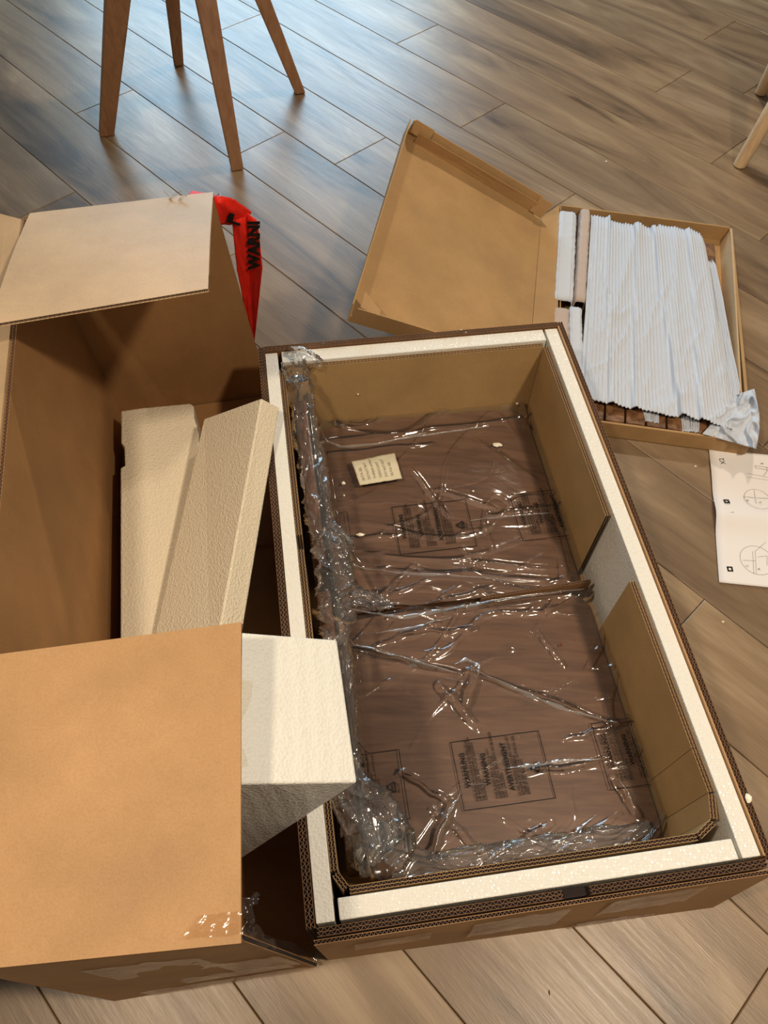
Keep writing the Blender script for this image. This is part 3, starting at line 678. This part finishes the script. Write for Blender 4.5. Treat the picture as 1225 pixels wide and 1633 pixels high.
# ------------------------------------------------------------------ red warning tape
tape = empty('warning_tape', (-0.31, 1.28, 0.3), 'torn red warning tape with black lettering hanging off the tall carton', 'tape')
def yp(u, v, y): q = ray(u, v); return CAM+q*(y/q.y)
def ribbon(pa, pb, nv=30, seed=0, amp=0.003):
    def fn(s, t):
        x = t*(len(pa)-1); i = min(len(pa)-2, int(x)); f = x-i
        p = pa[i].lerp(pa[i+1], f).lerp(pb[i].lerp(pb[i+1], f), s)
        return p+Vector((0, -1, 0))*amp*ridge(s*2+seed, t*9, seed)
    return grid_obj('ribbon', fn, 10, nv, M_RED, tape, thick=0.0004)
y0 = 1.285
ribbon([yp(300, 312, 1.262), yp(338, 315, 1.275), yp(352, 358, y0), yp(385, 358, y0+.01)], [yp(306, 303, 1.285), yp(345, 311, 1.30), yp(372, 316, y0), yp(402, 338, y0+.01)], seed=1)
ribbon([yp(370, 352, y0), yp(378, 430, y0), yp(390, 490, y0), yp(402, 543, y0)], [yp(392, 345, y0), yp(397, 430, y0), yp(401, 490, y0), yp(405, 545, y0)], seed=2)
ribbon([yp(390, 335, y0+.012), yp(396, 430, y0+.012), yp(399, 490, y0+.012), yp(404, 543, y0+.004)], [yp(411, 352, y0), yp(419, 425, y0-.012), yp(413, 480, y0-.006), yp(406, 545, y0)], seed=3, amp=0.002)
def tape_text(body, A, B, C, nudge=-0.009):
    """A origin, B end of the reading direction, C end of the up direction; points on the image plane of the ribbon"""
    vs_, fs = text_mesh(body, 1.0, 0.06); wx = max(v.x for v in vs_); wy = max(v.y for v in vs_)
    mb = MB(); mb.add([A+(B-A)*(v.x/wx)+(C-A)*(v.y/wy)+Vector((0, nudge, 0.003)) for v in vs_], fs); mb.obj('tape_lettering', M_INK, tape)
tape_text('WARNI', yp(414, 428, y0-.006), yp(414, 352, y0-.006), yp(396, 428, y0), -0.006)
tape_text('L', yp(362, 352, y0), yp(384, 358, y0), yp(366, 338, y0), -0.006)

# ------------------------------------------------------------------ flat carton with raised lid (back)
TZ = 0.05
tray = empty('flat_carton', at(1040, 540, 0), 'flat open brown carton full of foam wrapped slats, lid raised to the left', 'box')
T1, T2, T3, T4 = at(894, 326, TZ), at(1168, 362, TZ), at(1201, 706, TZ), Vector((0.407, 1.176, TZ))
mbt = MB()
def twall(p, q, th, name='side_wall', base_in=0.0):
    d = (q-p).normalized(); n = Vector((-d.y, d.x, 0))*th
    mb = MB(); mb.hexa([p, q, Vector((q.x, q.y, 0.001)), Vector((p.x, p.y, 0.001))], [x+n for x in (p, q, Vector((q.x, q.y, 0.001)), Vector((p.x, p.y, 0.001)))]); o = mb.obj(name, M_KRAFT_THIN, tray); bevel(o, 0.001); return o
twall(T2, T1, 0.005, 'end_wall'); twall(T3, T2, 0.008); twall(T4, T3, 0.006, 'end_wall'); twall(T1, T4, 0.003)
mb = MB(); mb.prism([Vector((p.x, p.y, 0.0012)) for p in (T1, T2, T3, T4)], (0, 0, 0.003)); mb.obj('bottom_panel', M_KRAFT_THIN, tray)
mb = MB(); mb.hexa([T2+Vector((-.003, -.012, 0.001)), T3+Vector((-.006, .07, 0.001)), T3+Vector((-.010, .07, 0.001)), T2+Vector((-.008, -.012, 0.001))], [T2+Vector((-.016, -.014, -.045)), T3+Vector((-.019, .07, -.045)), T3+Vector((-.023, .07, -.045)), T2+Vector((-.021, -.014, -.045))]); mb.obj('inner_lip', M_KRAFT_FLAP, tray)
# lid
G1, F1, G2, F2 = at(644, 217, .27), at(863, 347, .062), at(556, 511, .24), Vector((0.340, 1.300, 0.062))
nlid = (F1-G1).cross(G2-G1).normalized(); nlid = nlid if nlid.z > 0 else -nlid
T1b = T1+Vector((-.003, 0, 0)); 
def sheet(name, q, n, th=0.003, mat=None, div=None):
    mb = MB(); mb.hexa(q, [p-n*th for p in q]); o = mb.obj(name, mat or M_KRAFT_THIN, tray); return o
lid = sheet('lid', [G1, F1, F2, G2], nlid, 0.003)
Tk = T1+(T4-T1)*0.0; Te = T1.lerp(T4, (F1-F2).length/(T1-T4).length)
hin = sheet('hinge_panel', [F1+Vector((.001, 0, 0)), T1+Vector((-.004, -.004, 0.001)), Te+Vector((-.006, 0, 0.001)), F2+Vector((.001, 0, 0))], Vector((0, 0, 1)), 0.003)
hh = nlid*0.052
def lsheet(name, q, n, th=0.003): 
    mb = MB(); mb.hexa(q, [p+n*th for p in q]); o = mb.obj(name, M_KRAFT_THIN, tray); o.parent = lid; o.matrix_parent_inverse = Matrix.Identity(4); return o
df = (F1-G1).normalized(); dg = (G2-G1).normalized()
lsheet('far_wall', [G1+df*.002, F1-df*.03, F1-df*.03+hh-dg*.01, G1+df*.002+hh-dg*.004], -dg)
lsheet('far_wall_fold', [G1+df*.03, F1-df*.04, F1-df*.04+hh*.75-dg*.006+dg*.012, G1+df*.03+hh*.75+dg*.012], dg, 0.002)
lsheet('free_wall', [G1, G2, G2+hh*1.0-df*.012, G1+hh*1.0-df*.006], -df)
lsheet('near_wall', [G2, G2.lerp(F2, .93), G2.lerp(F2, .93)+hh+dg*.004, G2+hh+dg*.004], dg)
lsheet('corner_tab', [G1+hh*.45+dg*.004+df*.006, G1+hh*.45+dg*.004+df*.062, G1+hh*1.16+df*.062, G1+hh*1.16+df*.006], dg, 0.002)
lsheet('corner_tab', [F1-df*.045+hh*.1+dg*.006, F1-df*.002+hh*.1+dg*.006, F1-df*.000+hh*1.05, F1-df*.043+hh*1.05], dg, 0.002)
lsheet('corner_tab', [G2+hh*.98+df*.004, G2+hh*.98+df*.05, G2+hh*.96+df*.05-dg*.02, G2+hh*.96+df*.004-dg*.05], nlid, 0.002)

# slats inside
def slat(name, label, c0, c1, wd, z0, z1_, mat=M_SLAT, cat='wooden bar', grp='brown slats packed in the flat carton'):
    c0, c1 = Vector(c0), Vector(c1); d = (c1-c0).normalized(); n = Vector((-d.y, d.x, 0))*wd/2
    mb = MB(); mb.hexa([Vector((p.x, p.y, z0)) for p in (c0-n, c1-n, c1+n, c0+n)], [Vector((p.x, p.y, z1_)) for p in (c0-n, c1-n, c1+n, c0+n)]); o = mb.obj(name, mat); bevel(o, 0.003, 2)
    return tag(o, label, cat, grp)
NE = [(946, 652), (974, 660), (1006, 668), (1037, 676), (1071, 680), (1108, 686), (1138, 692)]
lbl = ['brown slat end peeking out beside the low carton, leftmost', 'brown slat, second from the left at the near end of the flat carton', 'brown slat, third from the left at the near end of the flat carton',
       'brown slat partly under a foam scrap, fourth from the left', 'brown slat, fifth from the left, right of the foam scrap', 'brown slat wrapped in foam, sixth from the left', 'brown slat at the right edge of the flat carton, bare at its far end']
dT = (T2-T3).normalized(); eT = (T3-T4).normalized()
n0 = T4+Vector((0, 0, 0)); base = [(0.083+i*0.0485) for i in range(7)]
for i, s in enumerate(base):
    p = T4+eT*(s+0.0)+dT*0.013+Vector((0.0, 0, 0)); q = p+dT*(0.685 if i < 6 else 0.715)
    slat('wooden_bar', lbl[i], p+eT*0.0, q, 0.045, 0.0048, 0.046)
# wrapped bars by the hinge
def wrapped(name, label, pa, pb, wd, zt, mat, seed, rib=True, cat='wrapped bar'):
    pa, pb = Vector(pa), Vector(pb); d = (pb-pa); n = Vector((-d.y, d.x, 0)).normalized()
    def fn(s, t):
        an = math.pi*(1.15*s-0.075); x = -math.cos(an); z = math.sin(an)
        x = math.copysign(abs(x)**0.4, x); z = max(0, z)**0.45
        k = 0.0016*ridge(t*14+seed, s*3, seed, 2)+(0.0006*math.sin(s*60) if rib else 0)
        e = 1-0.12*(sm(0.03, 0, t)+sm(0.97, 1, t))
        return pa.lerp(pb, t)+n*x*(wd/2+k)*-1*e+Vector((0, 0, 0.008+(zt-0.008)*z*e+k))
    o = grid_obj(name, fn, 60, 60, mat, None, thick=0.001); return tag(o, label, cat, 'foam wrapped bars beside the lid hinge')
def g(u, v, z): p = at(u, v, z); p.z = 0; return p
wrapped('wrapped_bar', 'white foam wrapped bar at the far corner beside the lid hinge', g(899, 478, .055), g(906, 336, .055), 0.056, 0.058, M_FOAMSHEET, 1)
wrapped('wrapped_bar', 'pinkish taped wrapped bar right of the white one at the far corner', g(925, 482, .055), g(934, 334, .055), 0.032, 0.062, M_PINK, 2, False)
wrapped('wrapped_bar', 'pinkish wrapped bar near the low carton rim', g(897, 640, .055), g(896, 488, .055), 0.044, 0.055, M_PINK, 3, False)
wrapped('wrapped_bar', 'white ribbed wrapped bar near the low carton rim', g(922, 660, .055), g(918, 488, .055), 0.036, 0.058, M_FOAMSHEET, 4)

# ribbed foam sheets
def foam_sheet(name, label, TL, TR, BR, BL, z, ribs, seed, amp=1.0, nu=240, nv=110):
    def edge(t, s): return 0.0
    def fn(s, t):
        tt = t; ss = s
        p = Vector(TL).lerp(Vector(TR), ss).lerp(Vector(BL).lerp(Vector(BR), ss), tt)
        u, v = p.x+1.2*seed, p.y
        v += 7*(1-t)*(1 if (0.17 < s < 0.30) else 0.7 if 0.585 > s >= 0.30 else 0)+2.0*n3(s*5, seed)*(1-t)+2.0*n3(s*7, seed+5)*t
        q = at(u-1.2*seed, v, z)
        w1 = 0.0021*math.sin(2*math.pi*ribs*s)
        fold = 0.007*ridge(s*2.4+0.5*t+seed, t*1.0+seed, 1.7, 3)+0.0045*ridge((s+t*0.7)*3.6+seed+0.8*n3(s*3, t*4, 4), (t-s)*1.1, 5.2, 6)*sm(0.1, 0.4, t)+0.005*n3(s*2.5, t*2.5, seed)
        if amp > .5:
            for c0, hgt, sl in ((0.17, .010, .06), (0.37, .013, -.05), (0.585, .016, .10), (0.80, .012, -.09)):
                x = s-c0-sl*(t-0.5)-0.018*n3(t*3, c0*9)
                fold += hgt*(math.exp(-(x/0.013)**2) if x < 0 else math.exp(-x/0.075))*(0.4+0.6*abs(t-0.42)*2)
        fold += 0.0025*ridge((s+t*0.9)*12, (t-s)*2, 8.2+seed, 5)*sm(0.15, 0.5, t)
        edge_ = 0.010*sm(0.06, 0, t)*0.6+0.012*sm(0.05, 0.0, s)*0.5+0.010*sm(0.05, 0, 1-s)
        return Vector((q.x, q.y, z+amp*fold+w1-edge_))
    o = grid_obj(name, fn, nu, nv, M_FOAMSHEET, None, thick=0.0008); return tag(o, label, 'foam sheet', 'ribbed white foam sheets in the flat carton')
foam_sheet('foam_sheet', 'narrow ribbed foam sheet showing along the right edge under the large one', (1128, 408), (1140, 412), (1186, 640), (1165, 660), 0.048, 8, 2.0, 0.35, 40, 70)
sheetA = foam_sheet('foam_sheet', 'large rumpled ribbed white foam sheet covering the brown slats', (944, 339), (1124, 372), (1177, 687), (924, 636), 0.057, 40, 0.7)
foam_sheet('foam_sheet', 'small ribbed foam scrap between slat ends at the near edge', (1020, 640), (1052, 642), (1052, 676), (1030, 672), 0.046, 8, 3.0, 0.2, 40, 20)
foam_sheet('foam_sheet', 'second small ribbed scrap under the large sheet at the near edge', (1085, 655), (1118, 660), (1116, 690), (1088, 688), 0.046, 8, 4.0, 0.2, 40, 20)
# crumpled corner wrap
def cw(s, t):
    p = Vector((1178, 628, 0)).lerp(Vector((1203, 620, 0)), s).lerp(Vector((1120, 692, 0)).lerp(Vector((1206, 716, 0)), s), t)
    z = 0.052+0.016*ridge(s*2.5, t*2.5, 3.3, 3)+0.012*sm(0.75, 1, s)*math.sin(3.14*t)+0.006*n3(s*7, t*7, 2)
    return at(p.x+7*math.sin(3.1*t)*s, p.y, z)
o = grid_obj('crumpled_wrap', cw, 46, 46, M_FOAMSHEET, None, thick=0.0006); tag(o, 'crumpled thin white wrap spilling over the near right corner of the flat carton', 'wrap')

# ------------------------------------------------------------------ paper manual
man = empty('paper_manual', at(1180, 830, 0), 'open white paper manual with line drawings lying on the floor', 'booklet')
mA, mB_ = at(1130, 718, 0), at(1146, 930, 0); mF = at(1138, 822, 0)
mdir = (at(1225, 727, 0)-mA).normalized()
def mz(t, s): return 0.003+0.012*math.exp(-((t-0.50)/0.10)**2)*(1-0.3*s)+0.006*sm(0.5, 0.0, t)*math.sin(6*t)**2
def mp_(s, t):
    p = mA.lerp(mF, t*2) if t < .5 else mF.lerp(mB_, t*2-1)
    p = p+mdir*s*0.26; p.z = mz(t, s); return p
grid_obj('open_pages', mp_, 12, 60, M_PAPER, man, thick=0.0012)
mb = MB()
def mtext(body, size, u, v):
    vs_, fs = text_mesh(body, size); c = at(u, v, 0); c.z = 0
    ang = math.radians(95); mb.add([(c.x+math.cos(ang)*q.x-math.sin(ang)*q.y, c.y+math.sin(ang)*q.x+math.cos(ang)*q.y, 0) for q in vs_], fs)

def sq(u, v, r=0.0045):
    c = at(u, v, 0); c.z = 0; stroke(mb, [c+Vector((-r, -r, 0)), c+Vector((r, -r, 0)), c+Vector((r, r, 0)), c+Vector((-r, r, 0))], 0.0034, True)
mg = MB()
def circ(u, v, r, st=0.0007):
    c = at(u, v, 0); c.z = 0; stroke(mg, [c+Vector((r*math.cos(i/28*6.283), r*math.sin(i/28*6.283), 0)) for i in range(28)], st, True); return c
def ln(*px, st=0.0007): stroke(mg, [Vector((*at(u, v, 0).xy, 0)) for u, v in px], st)
def gtext(body, size, u, v):
    vs_, fs = text_mesh(body, size); c = at(u, v, 0); ang = math.radians(95)
    mg.add([(c.x+math.cos(ang)*q.x-math.sin(ang)*q.y, c.y+math.sin(ang)*q.x+math.cos(ang)*q.y, 0) for q in vs_], fs)
def lay(m_, mat, nm):
    L = mB_-mA
    for v in m_.vertices:
        t = min(1, max(0, (v.co.y-mA.y)/(mB_.y-mA.y))); v.co.z = mz(t, 0.1)+0.0016
    m_.materials.append(mat); o = bpy.data.objects.new(nm, m_); COL.objects.link(o); o.parent = man; o.matrix_parent_inverse = man.matrix_world.inverted()
for body, size, u, v in (('X2', 0.016, 1156, 743), ('X2', 0.014, 1169, 832)):
    mb = MB(); mtext(body, size, u, v); lay(mb.mesh('p', fixn=False), M_INK, 'printed_count')
for u, v in ((1156, 804), (1163, 909)):
    mb = MB(); sq(u, v); lay(mb.mesh('p', fixn=False), M_INK, 'step_number')
for circs, paths, letters in (
    ([(1206, 895, .036)], [[(1184, 895), (1203, 896)], [(1203, 880), (1205, 916)], [(1199, 881), (1201, 917)], [(1204, 880), (1225, 862)], [(1207, 890), (1222, 888), (1222, 903)]], [('C', 1193, 906), ('A', 1212, 911)]),
    ([(1206, 800, .030)], [[(1201, 783), (1203, 808)], [(1184, 795), (1202, 797)], [(1204, 797), (1225, 798)]], [('B', 1192, 803), ('A', 1212, 807)]),
    ([], [[(1203, 745), (1225, 749)], [(1203, 749), (1225, 753)], [(1203, 745), (1203, 749)], [(1190, 758), (1225, 765)], [(1190, 764), (1225, 769)], [(1215, 762), (1221, 755), (1221, 748)]], [('B', 1216, 743)]),
    ([], [[(1201, 841), (1225, 845)], [(1201, 848), (1225, 851)], [(1201, 841), (1201, 848)]], [('B', 1213, 840)])):
    mg = MB()
    for c_ in circs: circ(*c_)
    for p_ in paths: ln(*p_)
    for l_ in letters: gtext(l_[0], 0.009, l_[1], l_[2])
    lay(mg.mesh('q', fixn=False), M_INKG, 'line_drawing')

# ------------------------------------------------------------------ chairs
def leg(mb, foot, top, w0, w1, rot, round_=False):
    foot, top = Vector(foot), Vector(top); n = 12 if round_ else 4
    rows = []
    for c, wd in ((foot, w0), (top, w1)):
        ring = []
        for i in range(n):
            a = rot+2*math.pi*i/n+(0 if round_ else math.pi/4); r = wd/2*(1 if round_ else 1.414)
            ring.append(c+Vector((r*math.cos(a), r*math.sin(a), 0)))
        rows.append(ring)
    mb.add(rows[0]+rows[1], [tuple(range(n-1, -1, -1)), tuple(range(n, 2*n))]+[(i, (i+1) % n, n+(i+1) % n, n+i) for i in range(n)])
def chair(name, label, legs, mat, w0, w1, seat_z, round_=False, rot=0.3):
    c = sum((Vector(l[0]) for l in legs), Vector())/len(legs); root = empty(name, (c.x, c.y, 0), label, 'chair')
    tops = []
    for f, t, *ws in legs:
        f, t = Vector(f), Vector(t); d = (t-f)/(t.z-f.z); T = f+d*(seat_z-f.z); tops.append(T)
        mb = MB(); a, b = ws if ws else (w0, w1); leg(mb, f+Vector((0, 0, .0015)), T, a, b, rot, round_); o = mb.obj('leg', mat, root, round_); bevel(o, 0.005, 3)
    cc = sum(tops, Vector())/4; mb = MB(); n = 28
    def sr(z, k): return [Vector((cc.x+k*0.235*math.copysign(abs(math.cos(i/n*6.283))**.6, math.cos(i/n*6.283)), cc.y+k*0.235*math.copysign(abs(math.sin(i/n*6.283))**.6, math.sin(i/n*6.283)), z)) for i in range(n)]
    R = [sr(seat_z-0.002, .85), sr(seat_z, .98), sr(seat_z+.03, 1.0), sr(seat_z+.045, .92)]
    vs_ = [p for r in R for p in r]; fs = [tuple(range(n-1, -1, -1)), tuple(range(3*n, 4*n))]+[(k*n+i, k*n+(i+1) % n, (k+1)*n+(i+1) % n, (k+1)*n+i) for k in range(3) for i in range(n)]
    mb.add(vs_, fs); mb.obj('seat', plain('pale_seat', (214, 208, 198), 0.5), root, True)
    return root
chair('wooden_stool', 'wooden stool on four tapered square beech legs at the upper left', [(at(170, 213, 0), at(187, 0, .42), .047, .078), (at(285, 103, 0), at(275, 0, .23), .034, .062), (at(378, 268, 0), at(328, 0, .42), .038, .066), (at(478, 147, 0), at(419, 0, .27), .036, .066)], M_BEECH, .04, .06, 0.62)
fA, tA_ = at(1179, 265, 0), at(1225, 187, .15); fB, tB_ = at(1213, 150, 0), at(1228, 120, .075)
fC, fD = Vector((1.56, 2.18, 0)), Vector((1.70, 2.62, 0))
chair('wooden_chair', 'pale wooden legged chair cut off by the upper right edge', [(fA, tA_), (fB, tB_), (fC, fC+Vector((-.02, .03, .15))), (fD, fD+Vector((-.02, -.03, .15)))], M_BEECH_L, .042, .062, 0.42, True)
